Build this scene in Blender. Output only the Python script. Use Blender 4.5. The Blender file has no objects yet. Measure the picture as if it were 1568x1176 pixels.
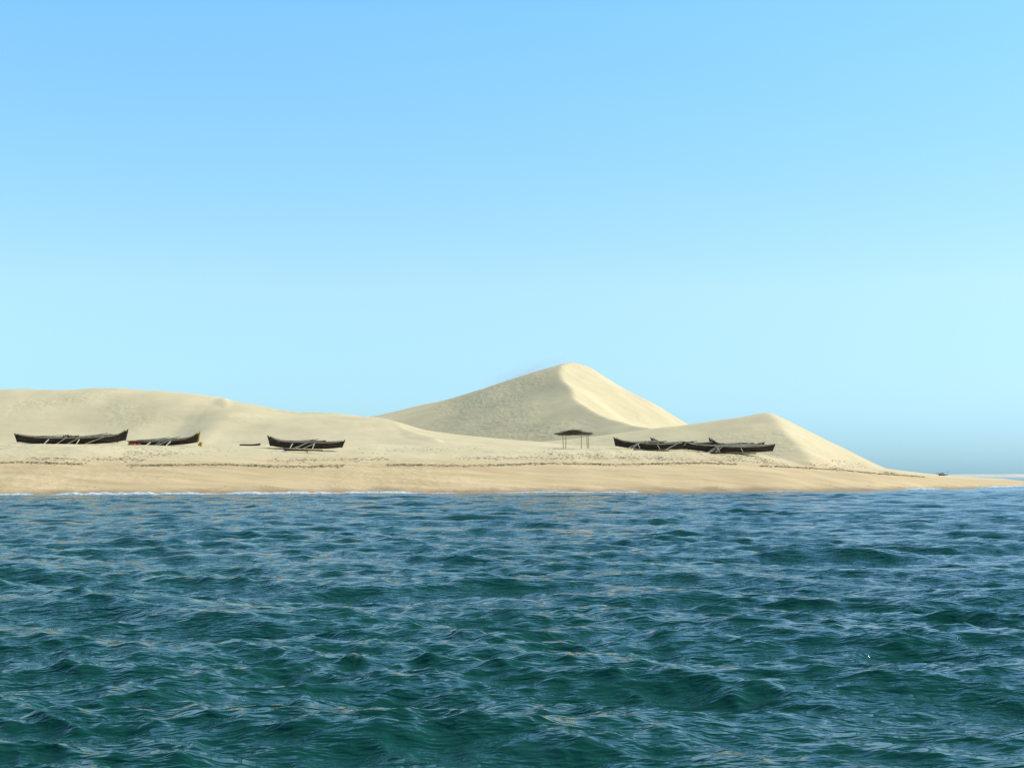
import bpy, math, random
import numpy as np
from mathutils import Vector, Matrix
random.seed(7); rng=np.random.default_rng(23)
S=bpy.context.scene
S.view_settings.view_transform='Standard'; S.view_settings.look='None'; S.view_settings.exposure=0

# ---------------------------------------------------------------- camera
cd=bpy.data.cameras.new("camera"); cam=bpy.data.objects.new("camera",cd)
S.collection.objects.link(cam); S.camera=cam
cam.location=(0,0,2.0); cam.rotation_euler=(math.radians(90+4.0),0,0)
cd.lens=45.9; cd.sensor_width=36; cd.clip_end=20000; cd.clip_start=0.05

# survey helper: bearing/elevation readings -> world metres at range Y
def W(px,py,Y): return ((px-784)*Y/2000.0, Y, 2+(728-py)*Y/2000.0)
def X(px,Y): return (px-784)*Y/2000.0

# ---------------------------------------------------------------- noise
def vnoise(x,y,seed=0):
    xi=np.floor(x).astype(np.int64); yi=np.floor(y).astype(np.int64)
    xf=x-xi; yf=y-yi
    u=xf*xf*xf*(xf*(xf*6-15)+10); v=yf*yf*yf*(yf*(yf*6-15)+10)
    def h(a,b):
        n=(a*374761393+b*668265263+seed*974634777)&0x7fffffff
        n=((n^(n>>13))*1274126177)&0x7fffffff
        n=(n^(n>>16))
        return (n&0xffff)/65535.0
    return ((h(xi,yi)*(1-u)+h(xi+1,yi)*u)*(1-v)+(h(xi,yi+1)*(1-u)+h(xi+1,yi+1)*u)*v)*2-1
def fbm(x,y,o=4,seed=0):
    s=0;a=1;t=0
    for i in range(o):
        s=s+a*vnoise(x*2**i+17.3*i,y*2**i-9.1*i,seed+i); t+=a; a*=.5
    return s/t

# ---------------------------------------------------------------- terrain height
sx=[-400,-90,-51,-26.5,1.2,33,50,65,80,96,120,160,260]
sy=[118,124,130,138,147,160,174,193,216,243,290,420,900]
def shore(x):
    return np.interp(x,sx,sy)+0.8*vnoise(x/9.0,x*0+3.3,5)+0.35*vnoise(x/2.7,x*0+1.3,6)
def pchip(x,xs,ys):
    d=2.0
    return (np.interp(x-d,xs,ys)+2*np.interp(x,xs,ys)+np.interp(x+d,xs,ys))/4
def base(x,y):
    d=(y-shore(x))
    A=[-60,0,1.5,10,17,30,45,120,300]; B=[-7,0,.3,2.3,3.6,5.6,6.4,6.2,5]
    z=(np.interp(d-1.5,A,B)+np.interp(d+1.5,A,B))/2
    k=np.interp(x,[30,50,62,80,100,140,200],[1,.76,.58,.38,.25,.15,.1])
    zz=np.where(z>0,z*k,z)
    zz=zz-np.clip((y-360)/40,0,1)*8
    return zz
def smax(a,b,k=.8):
    m=np.maximum(a,b)
    return m+k*np.log(np.exp((a-m)/k)+np.exp((b-m)/k))-k*math.log(2)*np.exp(-np.abs(a-b)/k)
def ridge(x,y,pts,sl,sr,conc=0.004,rnd=.25,wig=0):
    P=sorted([W(*p) for p in pts],key=lambda p:p[1])
    ys=[p[1] for p in P]; xs=[p[0] for p in P]; zs=[p[2] for p in P]
    ys=[ys[0]-30]+ys+[ys[-1]+60]; 
    x0=xs[0]+(xs[0]-xs[1])*.3; xs=[x0]+xs+[xs[-1]+12]
    zs=[zs[0]-14]+zs+[zs[-1]-14]
    def sm(a):
        return (np.interp(y-3,ys,a)+2*np.interp(y,ys,a)+np.interp(y+3,ys,a))/4
    xr=sm(xs)+wig*vnoise(y/6,y*0,33); zr=sm(zs)
    u=x-xr
    Ldist=-u
    left=zr-sl*(np.sqrt(u*u+rnd)-math.sqrt(rnd))+conc*np.clip(Ldist-8,0,60)**2*.5
    right=zr-sr*(np.sqrt(u*u+rnd*.3)-math.sqrt(rnd*.3))
    right=right+np.clip(u-16,0,30)**2*.004
    right=right-np.clip(u-45,0,300)*1.0
    left=left-np.clip(Ldist-75,0,300)*1.0
    return np.where(u<0,left,right)
Bc=[(-300,604,228),(-150,600,228),(0,597,228),(100,597,228),(200,598,226),(270,602,225),(310,607,225),(338,612,225),(352,617,222),(372,620,220),(450,626,220),(530,632,218),(595,638,215),(620,647,212),(645,657,209),(680,664,207),(750,671,205),(830,677,204),(900,686,204),(980,700,204),(1080,730,204),(1250,800,204),(1700,900,204)]
Bp=[W(*p) for p in Bc]
bx=[p[0] for p in Bp]; by=[p[1] for p in Bp]; bz=[p[2] for p in Bp]
def duneB(x,y):
    yc=pchip(x,bx,by); zc=pchip(x,bx,bz)
    b=np.minimum(6.0,base(x,y))
    u=y-yc
    Wf=38+6*vnoise(x/16.0+2,y*0+.5,9)+2*vnoise(x/6.0,y*0+.5,10)
    Wf=Wf*np.interp(x,[-25,-5,15],[1,.75,.7])
    t=np.clip(-u/Wf,0,1); tb=np.clip(u/60,0,1)
    f=.45*(1-t)**1.25+.55*(.5+.5*np.cos(np.pi*t)); g=.5+.5*np.cos(np.pi*tb)
    return b-1+ (zc-b+1)*np.where(u<0,f,g)
def height(x,y,detail=True):
    b=base(x,y)
    h=smax(b,duneB(x,y),.35)
    main=ridge(x,y,[(905,560,272),(882,552,264),(858,562,258),(862,586,250),(882,611,241),(915,634,230),(985,652,219),(1030,668,210)],.32,.62,.0036,.10,.6)
    h=smax(h,main,.3)
    c=ridge(x,y,[(1172,629,216),(1182,636,211),(1198,655,204),(1222,684,196),(1240,704,188)],.155,.50,.002,.8,.4)
    h=smax(h,c,.35)
    t1=ridge(x,y,[(340,611,224),(340,619,217),(345,640,209),(355,678,198)],.14,.42,.002,.3,.8)
    h=smax(h,t1,.4)
    t2=ridge(x,y,[(592,638,214),(604,647,208),(632,660,200),(672,675,190)],.10,.44,.002,.3,.8)
    h=smax(h,t2,.3)
    if detail:
        d=y-shore(x)
        am=np.clip((d-14)/20,0,1)
        up=np.clip((h-6)/5,0,1)
        h=h+am*(.15*fbm(x/7.0,y/7.0,2,40)+.7*fbm(x/17,y/17,2,50)*up)
        h=h+np.clip(d/6,0,1)*.03*vnoise(x/1.3,y/1.3,60)*am*(1-up)
        hm=np.clip(1-np.abs(d-26)/10,0,1)
        h=h+hm*.20*np.clip(fbm(x/2.6,y/1.9,3,70),0,1)*np.interp(x,[-60,-20,0,40,60],[.6,1.2,1.4,1,.2])
    return h
def hz(x,y):
    return float(height(np.array([float(x)]),np.array([float(y)]))[0])

def grid_mesh(name,Xg,Yg,Zg,wrap=False,attrs=None):
    n,m=Xg.shape
    co=np.stack([Xg,Yg,Zg],-1).reshape(-1,3).astype(np.float32)
    idx=np.arange(n*m).reshape(n,m)
    if wrap: idx=np.concatenate([idx,idx[:,:1]],1)
    q=np.stack([idx[:-1,:-1],idx[:-1,1:],idx[1:,1:],idx[1:,:-1]],-1).reshape(-1,4)
    me=bpy.data.meshes.new(name)
    me.vertices.add(len(co)); me.vertices.foreach_set("co",co.ravel())
    me.loops.add(q.size); me.loops.foreach_set("vertex_index",q.ravel().astype(np.int32))
    me.polygons.add(len(q)); me.polygons.foreach_set("loop_start",(np.arange(len(q))*4).astype(np.int32))
    me.polygons.foreach_set("loop_total",np.full(len(q),4,np.int32))
    me.polygons.foreach_set("use_smooth",np.ones(len(q),bool))
    me.update(calc_edges=True)
    for k,v in (attrs or {}).items():
        a=me.attributes.new(k,'FLOAT','POINT'); a.data.foreach_set("value",v.ravel().astype(np.float32))
    ob=bpy.data.objects.new(name,me); S.collection.objects.link(ob)
    return ob

# ---------------------------------------------------------------- node helpers
def mat(name):
    m=bpy.data.materials.new(name); m.use_nodes=True
    nt=m.node_tree; return m,nt,nt.nodes,nt.links,nt.nodes["Principled BSDF"]
def mth(N,L,op,a,b=None,clamp=False):
    n=N.new("ShaderNodeMath"); n.operation=op; n.use_clamp=clamp
    for i,v in enumerate([a,b]):
        if v is None: continue
        if isinstance(v,(int,float)): n.inputs[i].default_value=v
        else: L.new(v,n.inputs[i])
    return n.outputs[0]
def noise(N,L,scale,detail=4,rough=.5,vec=None,stretch=None,dist=0):
    n=N.new("ShaderNodeTexNoise"); n.inputs["Scale"].default_value=scale; n.inputs["Detail"].default_value=detail
    n.inputs["Roughness"].default_value=rough; n.inputs["Distortion"].default_value=dist
    if vec is not None:
        if stretch:
            mp=N.new("ShaderNodeMapping"); mp.inputs["Scale"].default_value=stretch; L.new(vec,mp.inputs[0]); vec=mp.outputs[0]
        L.new(vec,n.inputs["Vector"])
    return n.outputs["Fac"]
def ramp(N,L,f,stops):
    r=N.new("ShaderNodeValToRGB"); e=r.color_ramp.elements
    while len(e)<len(stops): e.new(.5)
    for i,(p,c) in enumerate(stops):
        e[i].position=p; e[i].color=(*c,1) if len(c)==3 else c
    L.new(f,r.inputs[0]); return r.outputs[0]
def mix(N,L,f,a,b,mode='MIX'):
    n=N.new("ShaderNodeMix"); n.data_type='RGBA'; n.blend_type=mode
    if isinstance(f,(int,float)): n.inputs[0].default_value=f
    else: L.new(f,n.inputs[0])
    for i,v in ((6,a),(7,b)):
        if isinstance(v,tuple): n.inputs[i].default_value=(*v,1)
        else: L.new(v,n.inputs[i])
    return n.outputs[2]
def g(v): return (v,v,v)

# ---------------------------------------------------------------- sand terrain
xs=np.arange(-260,200.01,.5); ys=np.arange(108,400.01,.5)
Yg,Xg=np.meshgrid(ys,xs,indexing='ij')
Zg=height(Xg,Yg)
inl=Yg-shore(Xg)
terrain=grid_mesh("sand_dune_terrain",Xg,Yg,Zg,attrs={"inland":inl})
m,nt,N,L,P=mat("dune_sand")
tc=N.new("ShaderNodeTexCoord").outputs["Object"]
at=N.new("ShaderNodeAttribute"); at.attribute_name="inland"; inlo=at.outputs["Fac"]
mid=noise(N,L,.35,4,.5,tc,(.5,1,1)); fine=noise(N,L,4,4,.7,tc)
dune=mix(N,L,ramp(N,L,noise(N,L,.16,4,.6,tc,(.6,1,1)),[(.35,g(0)),(.65,g(1))]),(.585,.50,.30),(.67,.575,.35))
beach=mix(N,L,ramp(N,L,noise(N,L,.5,5,.65,tc,(.16,1,1)),[(.36,g(0)),(.64,g(1))]),(.51,.385,.205),(.64,.505,.28))
jit=mth(N,L,'MULTIPLY',noise(N,L,.25,4,.6,tc),7)
d2=mth(N,L,'ADD',inlo,jit)
col=mix(N,L,ramp(N,L,mth(N,L,'MULTIPLY',d2,1/60),[(.30,g(0)),(.46,g(1))]),beach,dune)
wet=ramp(N,L,mth(N,L,'MULTIPLY',d2,1/10),[(.40,g(1)),(.68,g(0))])
col=mix(N,L,wet,col,(.32,.24,.135))
spk=ramp(N,L,noise(N,L,2.2,6,.75,tc,(.45,1,1)),[(.58,g(0)),(.68,g(1))])
band=ramp(N,L,mth(N,L,'MULTIPLY',inlo,1/60),[(.22,g(0)),(.29,g(1)),(.52,g(1)),(.66,g(0))])
patch=ramp(N,L,noise(N,L,.12,3,.5,tc,(.5,1,1)),[(.40,g(.15)),(.6,g(1))])
sm=mth(N,L,'MULTIPLY',mth(N,L,'MULTIPLY',spk,band),mth(N,L,'MULTIPLY',patch,.6))
col=mix(N,L,sm,col,(.25,.20,.10))
L.new(col,P.inputs["Base Color"]); P.inputs["Roughness"].default_value=.95; P.inputs["Specular IOR Level"].default_value=.15
fp=noise(N,L,.9,2,.5,tc)
fpm=ramp(N,L,noise(N,L,.045,2,.5,tc),[(.47,g(.06)),(.60,g(1))])
hh=mth(N,L,'ADD',mth(N,L,'MULTIPLY',mth(N,L,'MULTIPLY',fp,fpm),.50),mth(N,L,'MULTIPLY',fine,.03))
hh=mth(N,L,'ADD',hh,mth(N,L,'MULTIPLY',mid,.30))
bp=N.new("ShaderNodeBump"); bp.inputs["Strength"].default_value=.6; bp.inputs["Distance"].default_value=.6
L.new(hh,bp.inputs["Height"]); L.new(bp.outputs[0],P.inputs["Normal"])
terrain.data.materials.append(m)

# ---------------------------------------------------------------- sea
th_d=np.linspace(-32,32,900); th_c=np.linspace(32,328,120)[1:-1]
th=np.radians(np.concatenate([th_d,th_c]))
r=[.6]
while r[-1]<9000:
    q=r[-1]; r.append(q*(1+(.02 if q<5 else .0042 if q<115 else .0035 if q<175 else .01 if q<260 else .05)))
r=np.array(r)
R,T=np.meshgrid(r,th,indexing='ij')
Xw=R*np.sin(T); Yw=R*np.cos(T)
dr=np.gradient(r)[:,None]+0*T; dt=np.where(np.abs(T)<=np.radians(32.01),np.radians(.0711),np.radians(2.5))*R
sp=np.maximum(dr,dt)
X0,Y0=Xw.copy(),Yw.copy(); Zw=np.zeros_like(X0); Xd=np.zeros_like(X0); Yd=np.zeros_like(X0); J=np.zeros_like(X0)
d_sh=shore(X0)-Y0
shal=np.clip(d_sh/25,.12,1)
gust=.45+1.0*(fbm(X0/6,Y0/6,2,90)*.5+.5)
wx=X0+.20*fbm(X0/2,Y0/2,2,91); wy=Y0+.20*fbm(X0/2,Y0/2,2,92)
nW=130
lam=np.exp(np.linspace(math.log(.11),math.log(7),nW))
for i,l in enumerate(lam):
    l=l*(1+rng.uniform(-.03,.03))
    spread=np.interp(math.log(l),[math.log(.12),math.log(6)],[55,26])
    a=math.radians(rng.normal(250,spread*.75))
    kx,ky=math.cos(a),math.sin(a); k=2*math.pi/l
    s=np.interp(l,[.11,.3,.6,1.2,2.2,4,7],[.034,.040,.038,.032,.029,.024,.016])
    A=s/k
    att=np.clip((l/sp-2.0)/2.0,0,1)*shal
    if att.max()<=0: continue
    ph=k*(wx*kx+wy*ky)+rng.uniform(0,6.283)
    A=A*att*(gust if l<2 else 1)
    c=np.cos(ph); sn=np.sin(ph)
    Zw+=A*c; Xd-=A*kx*sn*.72; Yd-=A*ky*sn*.72; J+=A*k*c
near=np.clip((R-1)/4,0,1)
Zw*=near
foam=np.clip((J-.88)/.25,0,1)*np.clip((Zw-.08)/.05,0,1)*.4
# small shore breakers lapping the beach
bm_=np.clip(.5+1.1*vnoise(X0/8,Y0*0+.4,79)+.5*vnoise(X0/2.3,Y0*0+.4,80),.2,1)
off=2.6+.7*vnoise(X0/11,Y0*0+.2,81)
br=np.exp(-((d_sh-off)/.9)**2)*bm_
Zw=Zw+.36*br*(.8+.3*vnoise(X0/.7,Y0/.7,82))
sf=np.clip(1-np.abs(d_sh-.6)/1.8,0,1)
foam=np.clip(foam+sf*1.2+br*1.8,0,1)
sea=grid_mesh("sea_water",X0+Xd*near,Y0+Yd*near,Zw,wrap=True,attrs={"foam":foam})
m,nt,N,L,P=mat("sea_water")
tc=N.new("ShaderNodeTexCoord").outputs["Object"]
n1=noise(N,L,.10,3,.5,tc)
col=mix(N,L,ramp(N,L,n1,[(.35,g(0)),(.65,g(1))]),(.005,.052,.040),(.008,.064,.048))
af=N.new("ShaderNodeAttribute"); af.attribute_name="foam"
fn=ramp(N,L,noise(N,L,5,5,.7,tc,(.6,1,1)),[(.40,g(0)),(.62,g(1))])
fm=mth(N,L,'MULTIPLY',af.outputs["Fac"],mth(N,L,'ADD',fn,.3,True),True)
col=mix(N,L,fm,col,(.74,.80,.84))
L.new(col,P.inputs["Base Color"])
L.new(mth(N,L,'ADD',mth(N,L,'MULTIPLY',fm,.6),.045),P.inputs["Roughness"])
P.inputs["IOR"].default_value=1.333; P.inputs["Specular IOR Level"].default_value=.19
def ridged(v): return mth(N,L,'SUBTRACT',1.0,mth(N,L,'MULTIPLY',mth(N,L,'ABSOLUTE',mth(N,L,'SUBTRACT',v,.5)),2.0))
w1=ridged(noise(N,L,6,3,.55,tc,(.45,1,1),.4)); w2=ridged(noise(N,L,1.5,4,.6,tc,(.38,1,1),.3))
hh=mth(N,L,'ADD',mth(N,L,'MULTIPLY',w1,.022),mth(N,L,'MULTIPLY',w2,.11))
bp=N.new("ShaderNodeBump"); bp.inputs["Strength"].default_value=1; bp.inputs["Distance"].default_value=1
L.new(hh,bp.inputs["Height"]); L.new(bp.outputs[0],P.inputs["Normal"])
sea.data.materials.append(m)

# ---------------------------------------------------------------- generic mesh builder
class MB:
    def __init__(s): s.v=[]; s.f=[]
    def add(s,v,f):
        o=len(s.v); s.v+= [tuple(p) for p in v]; s.f+=[tuple(i+o for i in q) for q in f]
    def pole(s,a,b,r0,r1=None,n=7,sag=0,seg=4):
        r1=r0 if r1 is None else r1; a=Vector(a); b=Vector(b); d=(b-a).normalized()
        u=d.cross(Vector((0,0,1))); 
        if u.length<.01: u=Vector((1,0,0))
        u.normalize(); w=d.cross(u); v=[]; f=[]
        for j in range(seg+1):
            t=j/seg; c=a.lerp(b,t)+Vector((0,0,-sag*4*t*(1-t))); rr=(r0+(r1-r0)*t)*random.uniform(.9,1.1)
            for i in range(n):
                an=2*math.pi*i/n; v.append(c+u*math.cos(an)*rr+w*math.sin(an)*rr)
        for j in range(seg):
            for i in range(n):
                f.append((j*n+i,j*n+(i+1)%n,(j+1)*n+(i+1)%n,(j+1)*n+i))
        f.append(tuple(range(n-1,-1,-1))); f.append(tuple(seg*n+i for i in range(n)))
        s.add(v,f)
    def lump(s,c,rx,ry,rz,rot=0,n=6,jit=.3):
        v=[]; f=[]; rings=[(-.7,.6),(0,1),(.65,.65)]
        ca,sa=math.cos(rot),math.sin(rot)
        for zz,rr in rings:
            for i in range(n):
                an=2*math.pi*i/n; q=rr*(1+random.uniform(-jit,jit))
                x=math.cos(an)*rx*q; y=math.sin(an)*ry*q
                v.append((c[0]+x*ca-y*sa,c[1]+x*sa+y*ca,c[2]+zz*rz*(1+random.uniform(-jit,jit))))
        v.append((c[0],c[1],c[2]+rz*1.05))
        for k in range(2):
            for i in range(n): f.append((k*n+i,k*n+(i+1)%n,(k+1)*n+(i+1)%n,(k+1)*n+i))
        for i in range(n): f.append((2*n+i,2*n+(i+1)%n,3*n))
        s.add(v,f)
    def obj(s,name,m,parent=None,smooth=False,link=True):
        me=bpy.data.meshes.new(name); me.from_pydata(s.v,[],s.f); me.update()
        if smooth: me.polygons.foreach_set("use_smooth",[True]*len(me.polygons))
        me.materials.append(m); o=bpy.data.objects.new(name,me); S.collection.objects.link(o)
        if parent: o.parent=parent
        return o
def wood(name,c1,c2,sc=3,rough=.8):
    m,nt,N,L,P=mat(name); tc=N.new("ShaderNodeTexCoord").outputs["Object"]
    n=noise(N,L,sc,6,.7,tc,(.25,1,2))
    L.new(mix(N,L,ramp(N,L,n,[(.35,g(0)),(.68,g(1))]),c1,c2),P.inputs["Base Color"])
    P.inputs["Roughness"].default_value=rough; P.inputs["Specular IOR Level"].default_value=.25
    bp=N.new("ShaderNodeBump"); bp.inputs["Strength"].default_value=.5; bp.inputs["Distance"].default_value=.03
    L.new(n,bp.inputs["Height"]); L.new(bp.outputs[0],P.inputs["Normal"]); return m
M_hull=wood("tarred_wood",(.022,.016,.010),(.11,.075,.046))
M_in=wood("weathered_wood",(.13,.10,.065),(.30,.24,.15))
M_gun=wood("gunwale_wood",(.22,.18,.11),(.55,.46,.31))
M_pole=wood("bleached_pole",(.38,.33,.22),(.66,.59,.43))
M_dark=wood("dark_timber",(.03,.022,.014),(.09,.065,.04))
M_yel=wood("yellow_paint",(.42,.27,.04),(.62,.42,.07))
M_red=wood("red_cloth",(.35,.05,.03),(.5,.12,.07))
M_sail=wood("sail_canvas",(.32,.28,.21),(.52,.46,.36))
M_thatch=wood("brushwood_thatch",(.05,.037,.02),(.18,.14,.08),6)
M_weed=wood("dried_seaweed",(.06,.048,.024),(.18,.14,.075),2)

def canoe(px,Y,length,high='R',rot=0,heel=0,trim=0,beam=1.05,depth=.85,upL=.25,upR=.45,sail=True,float_side=-1,yellow=False,seed=0,bury=.06,posts=True):
    random.seed(seed)
    e=bpy.data.objects.new("outrigger_canoe",None); S.collection.objects.link(e)
    x=X(px,Y); z=max(hz(x+dx*length,Y) for dx in (-.3,0,.3))
    e.location=(x,Y,z-bury+.02); e.rotation_euler=(math.radians(heel),math.radians(trim),math.radians(rot))
    n=36; h=MB(); v=[];f=[]; K=7
    ph=random.uniform(0,6)
    def st(t):
        u=2*t-1
        w=beam/2*max(0.0,1-abs(u)**2.6)**.8+.025
        lift=.30*abs(u)**3
        zk=lift
        up=(upL if u<0 else upR)
        zs=depth+up*abs(u)**4.5+.05*abs(u)+.03*math.sin(t*9+ph)
        return u*length/2,w,zk,zs
    for j in range(n+1):
        t=j/n; xx,w,zk,zs=st(t); u=2*t-1
        xo=.25*abs(u)**6*(1 if u>0 else -1)
        for i in range(2*K+1):
            q=(i-K)/K; a=abs(q)
            yy=w*math.copysign(a**.55,q)*(1-.12*(1-a)); zz=zk+(zs-zk)*(a**1.9)
            v.append((xx+xo*a,yy,zz))
    m1=2*K+1; nv=len(v)
    for j in range(n+1):
        xx,w,zk,zs=st(j/n); u=2*j/n-1; wi=max(.008,w-.05); xo=.25*abs(u)**6*(1 if u>0 else -1)
        for i in range(m1):
            q=(i-K)/K; a=abs(q)
            yy=wi*math.copysign(a**.55,q)*(1-.12*(1-a)); zb=zk+.06
            v.append(((xx+xo*a)*.992,yy,zb+(zs-zb)*(a**1.9)))
    for j in range(n):
        for i in range(m1-1):
            f.append((j*m1+i,j*m1+i+1,(j+1)*m1+i+1,(j+1)*m1+i))
            f.append((nv+j*m1+i+1,nv+j*m1+i,nv+(j+1)*m1+i,nv+(j+1)*m1+i+1))
        f.append((j*m1,(j+1)*m1,nv+(j+1)*m1,nv+j*m1)); i=m1-1
        f.append(((j+1)*m1+i,j*m1+i,nv+j*m1+i,nv+(j+1)*m1+i))
    for j in (0,n):
        for i in range(m1-1):
            f.append((j*m1+i,nv+j*m1+i,nv+j*m1+i+1,j*m1+i+1))
    h.add(v,f); h.obj("hull",M_hull,e,True)
    gw=MB()
    for sgn in (-1,1):
        for j in range(n):
            a=st(j/n); b=st((j+1)/n)
            gw.pole((a[0],sgn*(a[1]+.02),a[3]+.02),(b[0],sgn*(b[1]+.02),b[3]+.02),.07,.07,5,0,1)
    gw.obj("gunwale",M_gun,e)
    sp_=MB()
    for sgn,up in ((-1,upL),(1,upR)):
        xx=sgn*(length/2+.16)
        sp_.pole((sgn*(length/2-.1),0,.25),(xx+sgn*.14,0,depth+up+.18),.11,.09,6,0,3)
    sp_.obj("stem_posts",M_yel if yellow else M_dark,e)
    th_=MB()
    for k in range(5):
        t=.18+.16*k; a=st(t)
        th_.pole((a[0],-a[1]+.02,a[3]-.08),(a[0],a[1]-.02,a[3]-.08),.06,.06,6)
    th_.obj("thwarts",M_in,e)
    bm=MB(); fs=float_side
    for t in (.33,.62):
        a=st(t); bm.pole((a[0],-fs*.7,a[3]+.09),(a[0]+random.uniform(-.3,.3),fs*2.6,.30),.07,.05,6,.0,5)
    bm.obj("outrigger_booms",M_pole,e)
    fl=MB(); fl.pole((-length*.28,fs*2.6,.12),(length*.25,fs*2.65,.16),.12,.08,8,0,6)
    fl.obj("outrigger_float",M_dark,e)
    pl=MB()
    for k in range(6):
        a=random.uniform(-.42,-.05)*length; b=a+random.uniform(.3,.5)*length
        yy=random.uniform(-.3,.3)*beam
        pl.pole((a,yy,depth+random.uniform(.04,.2)),(b,yy+random.uniform(-.2,.2),depth+random.uniform(.05,.45)),.06,.04,6,.05,5)
    for k in range(3):
        a=random.uniform(-.4,.25)*length
        pl.pole((a,-beam*.5-.6,.05),(a+random.uniform(1,2.6),-beam*.5,depth+.12),.06,.045,6)
    pl.obj("poles",M_pole,e)
    gear=MB()
    for k in range(14):
        a=random.gauss(0,.2)*length; a=max(-.38*length,min(.38*length,a))
        gear.lump((a,random.uniform(-.2,.2),depth+random.uniform(-.05,.1)),random.uniform(.15,.45),.2,random.uniform(.1,.22),random.random()*3,7,.3)
    gear.obj("nets_and_gear",M_in,e)
    if sail:
        sl=MB(); a=random.uniform(-.1,.12)*length
        for k in range(9):
            sl.lump((a+k*.22,random.uniform(-.1,.1),depth+.12+.05*math.sin(k)),.2,.2,.14,random.random(),7,.25)
        sl.obj("rolled_sail",M_dark if seed%3==0 else M_sail,e,True)
    return e
canoe(104,167,12.7,rot=3,upL=.35,upR=.35,seed=3,heel=8,yellow=False,bury=.14)
canoe(150,171.5,7.5,rot=-4,upL=.2,upR=.65,seed=5,beam=.8,trim=-1.5)
canoe(252,168,9.0,rot=-5,upL=.0,upR=.8,seed=8,heel=9,depth=.65,trim=-2,yellow=True,bury=.12)
canoe(469,166,9.1,rot=4,upL=.55,upR=.2,seed=12,heel=8,trim=1.2,bury=.12)
canoe(993,186,9.6,rot=6,upL=.5,upR=.15,seed=15,heel=7,trim=2,bury=.12)
canoe(1045,190,8.6,rot=-3,upL=.75,upR=.2,seed=21,beam=.85)
canoe(1118,186,12.2,rot=4,upL=.3,upR=.3,seed=22,heel=7,trim=1,bury=.14)
canoe(1128,190,7.4,rot=-2,upL=.9,upR=.25,seed=27,beam=.85)
random.seed(5)
mb=MB(); x,Y=X(383,168),168; z=hz(x,Y)
for k in range(12):
    t=(k-5.5)/5.5; mb.lump((x+t*1.2,Y,z+.06+.12*max(0,t)**2),.2,.25*(1-.7*t*t),.16,0,8,.08)
mb.obj("driftwood_log",M_dark,None,True)
mb=MB(); x,Y=X(207,167.5),167.5; z=hz(x,Y)
for k in range(8): mb.lump((x+random.uniform(-.7,.7),Y+random.uniform(-.3,.3),z+.1),.25,.2,.13,random.random()*3)
mb.obj("fishing_net_pile",M_red,None,True)
mb=MB(); x,Y=X(307,166),166; z=hz(x,Y)
for k in range(5): mb.lump((x+random.uniform(-.25,.25),Y,z+.12+.08*k),.25,.25,.15,random.random()*3)
mb.obj("yellow_tarpaulin",M_yel,None,True)

# brushwood shelter
sh=bpy.data.objects.new("thatched_shelter",None); S.collection.objects.link(sh)
Y=184; x=X(879,Y); z=hz(x,Y); sh.location=(x,Y,z)
mb=MB()
for px_,py_ in ((-1.6,-.8),(1.0,-.8),(1.95,-.7),(-1.1,.9),(1.85,.9)):
    mb.pole((px_+random.uniform(-.12,.12),py_,-.4),(px_,py_,2.0+random.uniform(-.1,.1)),.05,.035,7)
for yy in (-.85,.9): mb.pole((-2.2,yy,1.95),(2.3,yy,2.02),.055,.045,7)
for k in range(8): mb.pole((-2+k*.57,-1.2,2.08),(-2+k*.57+random.uniform(-.1,.1),1.25,2.1),.04,.03,6)
mb.obj("posts_and_beams",M_in,sh)
mb=MB()
for k in range(480):
    cx=random.gauss(-.05,.95); cx=max(-2.3,min(2.3,cx)); cy=random.uniform(-1.2,1.2); a=random.uniform(-.5,.5); l=random.uniform(.25,.7)
    top=.5*math.exp(-(cx/1.5)**2)+.06
    zc=2.12+random.random()*top
    mb.pole((cx-l*math.cos(a),cy-l*math.sin(a),zc+random.uniform(-.22,.08)),(cx+l*math.cos(a),cy+l*math.sin(a),zc+random.uniform(-.24,.14)),.02,.012,4,0,1)
mb.obj("brushwood_roof",M_thatch,sh)

# wrack lines
mb=MB(); random.seed(99)
def wrack(n,dfun,spread,lo,hi,smin,smax,mask=None):
    X_=[random.uniform(lo,hi) for _ in range(n)]
    arr=np.array(X_); sh_=shore(arr); dd=np.array([dfun(q)+random.gauss(0,spread) for q in X_]); yy=sh_+dd
    cl=vnoise(arr/4.5,arr*0+.2,int(spread*100)+3); zz=height(arr,yy); zb=base(arr,yy)
    for q,y_,z_,k,b_ in zip(X_,yy,zz,cl,zb):
        if k<mask or z_-b_>.55: continue
        s=random.uniform(smin,smax)*random.uniform(.5,1)
        mb.lump((q,y_,z_+s*.05),s*random.uniform(.8,2.4),s*.6,s*.22,random.uniform(-.3,.3),5,.35)
wrack(6500,lambda q:15.5+1.2*math.sin(q/17)+.5*math.sin(q/3.1),.45,-75,66,.03,.15,-.55)
wrack(3300,lambda q:19.5+1.5*math.sin(q/15+1),.9,-75,60,.03,.15,-.1)
wrack(3200,lambda q:23.5+1.8*math.sin(q/9+2),1.5,-75,56,.03,.15,.0)
wrack(1400,lambda q:28+2*math.sin(q/9+2),3,-75,56,.03,.12,-.3)
wrack(900,lambda q:3.2+.5*math.sin(q/5),.5,-75,110,.03,.09,.0)
mb.obj("seaweed_wrack",M_weed)

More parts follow.
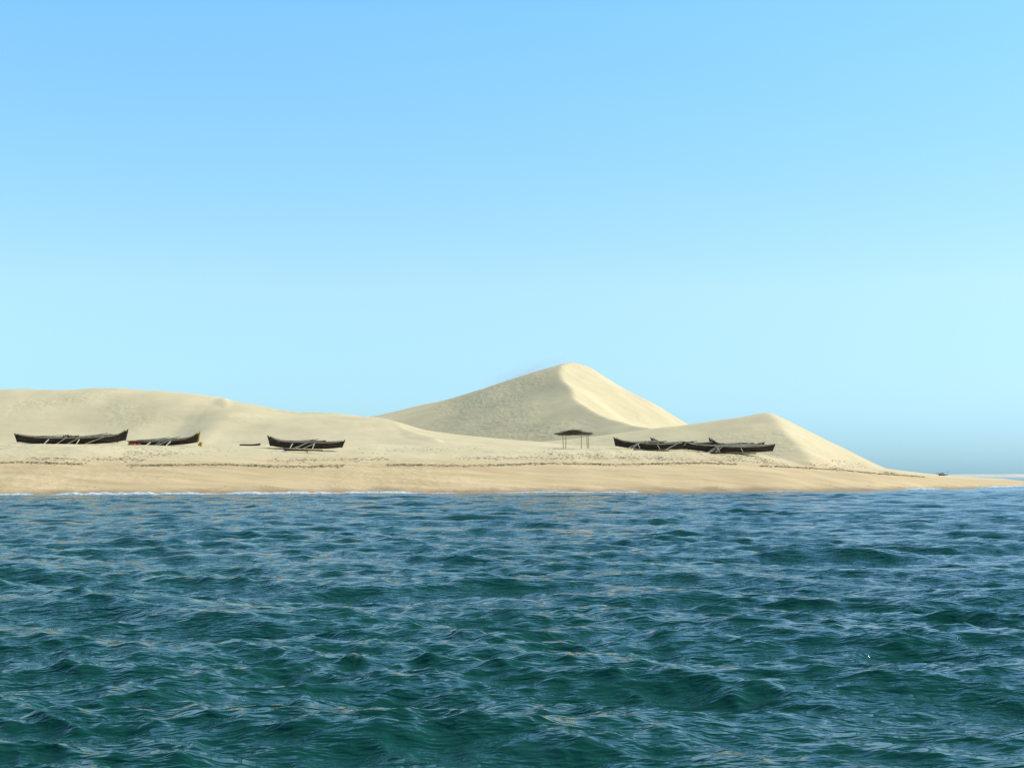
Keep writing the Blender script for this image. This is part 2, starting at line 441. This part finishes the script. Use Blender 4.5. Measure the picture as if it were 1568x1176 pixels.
random.seed(3); mb=MB(); Y=232; x=X(1441,Y); z=hz(x,Y)
for k in range(60): mb.lump((x+random.gauss(0,.4),Y+random.gauss(0,.3),z+.1+abs(random.gauss(0,.18))),.1,.1,.07,random.random()*3)
mb.obj("low_bush",M_thatch)
xs2=np.linspace(560,1400,170); ys2=np.linspace(1600,1800,14)
Y2,X2=np.meshgrid(ys2,xs2,indexing='ij')
Z2=-1+np.clip((Y2-1600)/30,0,1)*(4.2*np.clip((X2-565)/40,0,1)+.5*vnoise(X2/25,Y2/60,3))
far=grid_mesh("distant_shore",X2,Y2,Z2); mm,nt,N,L,P=mat("pale_sand"); 
tc=N.new("ShaderNodeTexCoord").outputs["Object"]
L.new(mix(N,L,noise(N,L,.05,3,.5,tc),(.50,.48,.40),(.66,.63,.52)),P.inputs["Base Color"]); P.inputs["Roughness"].default_value=1
far.data.materials.append(mm)
mb=MB()
for k in range(700):
    q=random.uniform(585,1350); s=random.uniform(.6,1.5)
    if vnoise(np.array([q/35]),np.array([.5]),4)[0]<.0: continue
    mb.lump((q,random.uniform(1650,1700),3.2+s*.2),s*3.2,s*2,s*.6,0,7,.35)
mm,nt,N,L,P=mat("coastal_scrub"); tc=N.new("ShaderNodeTexCoord").outputs["Object"]
L.new(mix(N,L,noise(N,L,.3,4,.6,tc),(.11,.16,.16),(.19,.23,.20)),P.inputs["Base Color"]); P.inputs["Roughness"].default_value=1
mb.obj("distant_scrub",mm)

# wind-blown sand streaming off the crest of the high dune
bpy.ops.mesh.primitive_uv_sphere_add(segments=32,ring_count=16,radius=1)
pl=bpy.context.object; pl.name="blowing_sand"
p=W(800,573,262); pl.location=p; pl.scale=(12,6,2.3); pl.rotation_euler=(0,math.radians(-18),0)
m=bpy.data.materials.new("airborne_sand"); m.use_nodes=True; N=m.node_tree.nodes; L=m.node_tree.links
N.remove(N["Principled BSDF"]); vs=N.new("ShaderNodeVolumePrincipled"); vs.inputs["Color"].default_value=(1,.93,.83,1)
tcn=N.new("ShaderNodeTexCoord").outputs["Object"]
ln=N.new("ShaderNodeVectorMath"); ln.operation='LENGTH'; L.new(tcn,ln.inputs[0])
fall=ramp(N,L,ln.outputs["Value"],[(0,g(1)),(.5,g(.4)),(.97,g(0))])
nn=ramp(N,L,noise(N,L,2.0,3,.5,tcn,(1,1,2.2)),[(.35,g(.3)),(.65,g(1))])
L.new(mth(N,L,'MULTIPLY',mth(N,L,'MULTIPLY',fall,nn),.12),vs.inputs["Density"])
L.new(vs.outputs[0],N["Material Output"].inputs["Volume"])
pl.data.materials.append(m)

# ---------------------------------------------------------------- light
el,az=math.radians(42),math.radians(75)
sd=Vector((math.sin(az)*math.cos(el),math.cos(az)*math.cos(el),math.sin(el)))
ld=bpy.data.lights.new("sun",'SUN'); ld.energy=5.0; ld.angle=math.radians(.5); ld.color=(1,.94,.84)
lo=bpy.data.objects.new("sun",ld); S.collection.objects.link(lo)
lo.rotation_euler=(-sd).to_track_quat('-Z','Y').to_euler()
wd=bpy.data.worlds.new("World"); S.world=wd; wd.use_nodes=True; nt=wd.node_tree; N=nt.nodes; L=nt.links
bg=N["Background"]; sk=N.new("ShaderNodeTexSky"); sk.sky_type='NISHITA'; sk.sun_disc=False
sk.sun_elevation=el; sk.sun_rotation=az; sk.air_density=1.0; sk.dust_density=.3; sk.ozone_density=1.5; sk.altitude=0
# hand-tuned sky tint by elevation and azimuth; dimmed overhead to cut ambient light
tc=N.new("ShaderNodeTexCoord"); sx_=N.new("ShaderNodeSeparateXYZ"); L.new(tc.outputs["Generated"],sx_.inputs[0])
q=.4
def c3(a,b,c): return (a*q,b*q,c*q)
rc=ramp(N,L,sx_.outputs[2],[(0.0,c3(.40,.84,1.34)),(.05,c3(.74,1.14,1.46)),(.14,c3(1.24,1.55,1.62)),(.34,c3(1.24,2.02,2.2)),(.55,c3(.70,1.12,1.12)),(.95,c3(.5,.72,.78))])
azt=mth(N,L,'ADD',mth(N,L,'MULTIPLY',sx_.outputs[0],1.2),.5,True)
azc=mix(N,L,azt,(1.06,1.03,1.02),(.89,.83,.93))
sc=N.new("ShaderNodeVectorMath"); sc.operation='SCALE'; L.new(rc,sc.inputs[0]); sc.inputs["Scale"].default_value=2.5
mu=N.new("ShaderNodeVectorMath"); mu.operation='MULTIPLY'; L.new(sk.outputs[0],mu.inputs[0]); L.new(sc.outputs[0],mu.inputs[1])
mv=N.new("ShaderNodeVectorMath"); mv.operation='MULTIPLY'; L.new(mu.outputs[0],mv.inputs[0]); L.new(azc,mv.inputs[1])
L.new(mv.outputs[0],bg.inputs[0]); bg.inputs[1].default_value=.12
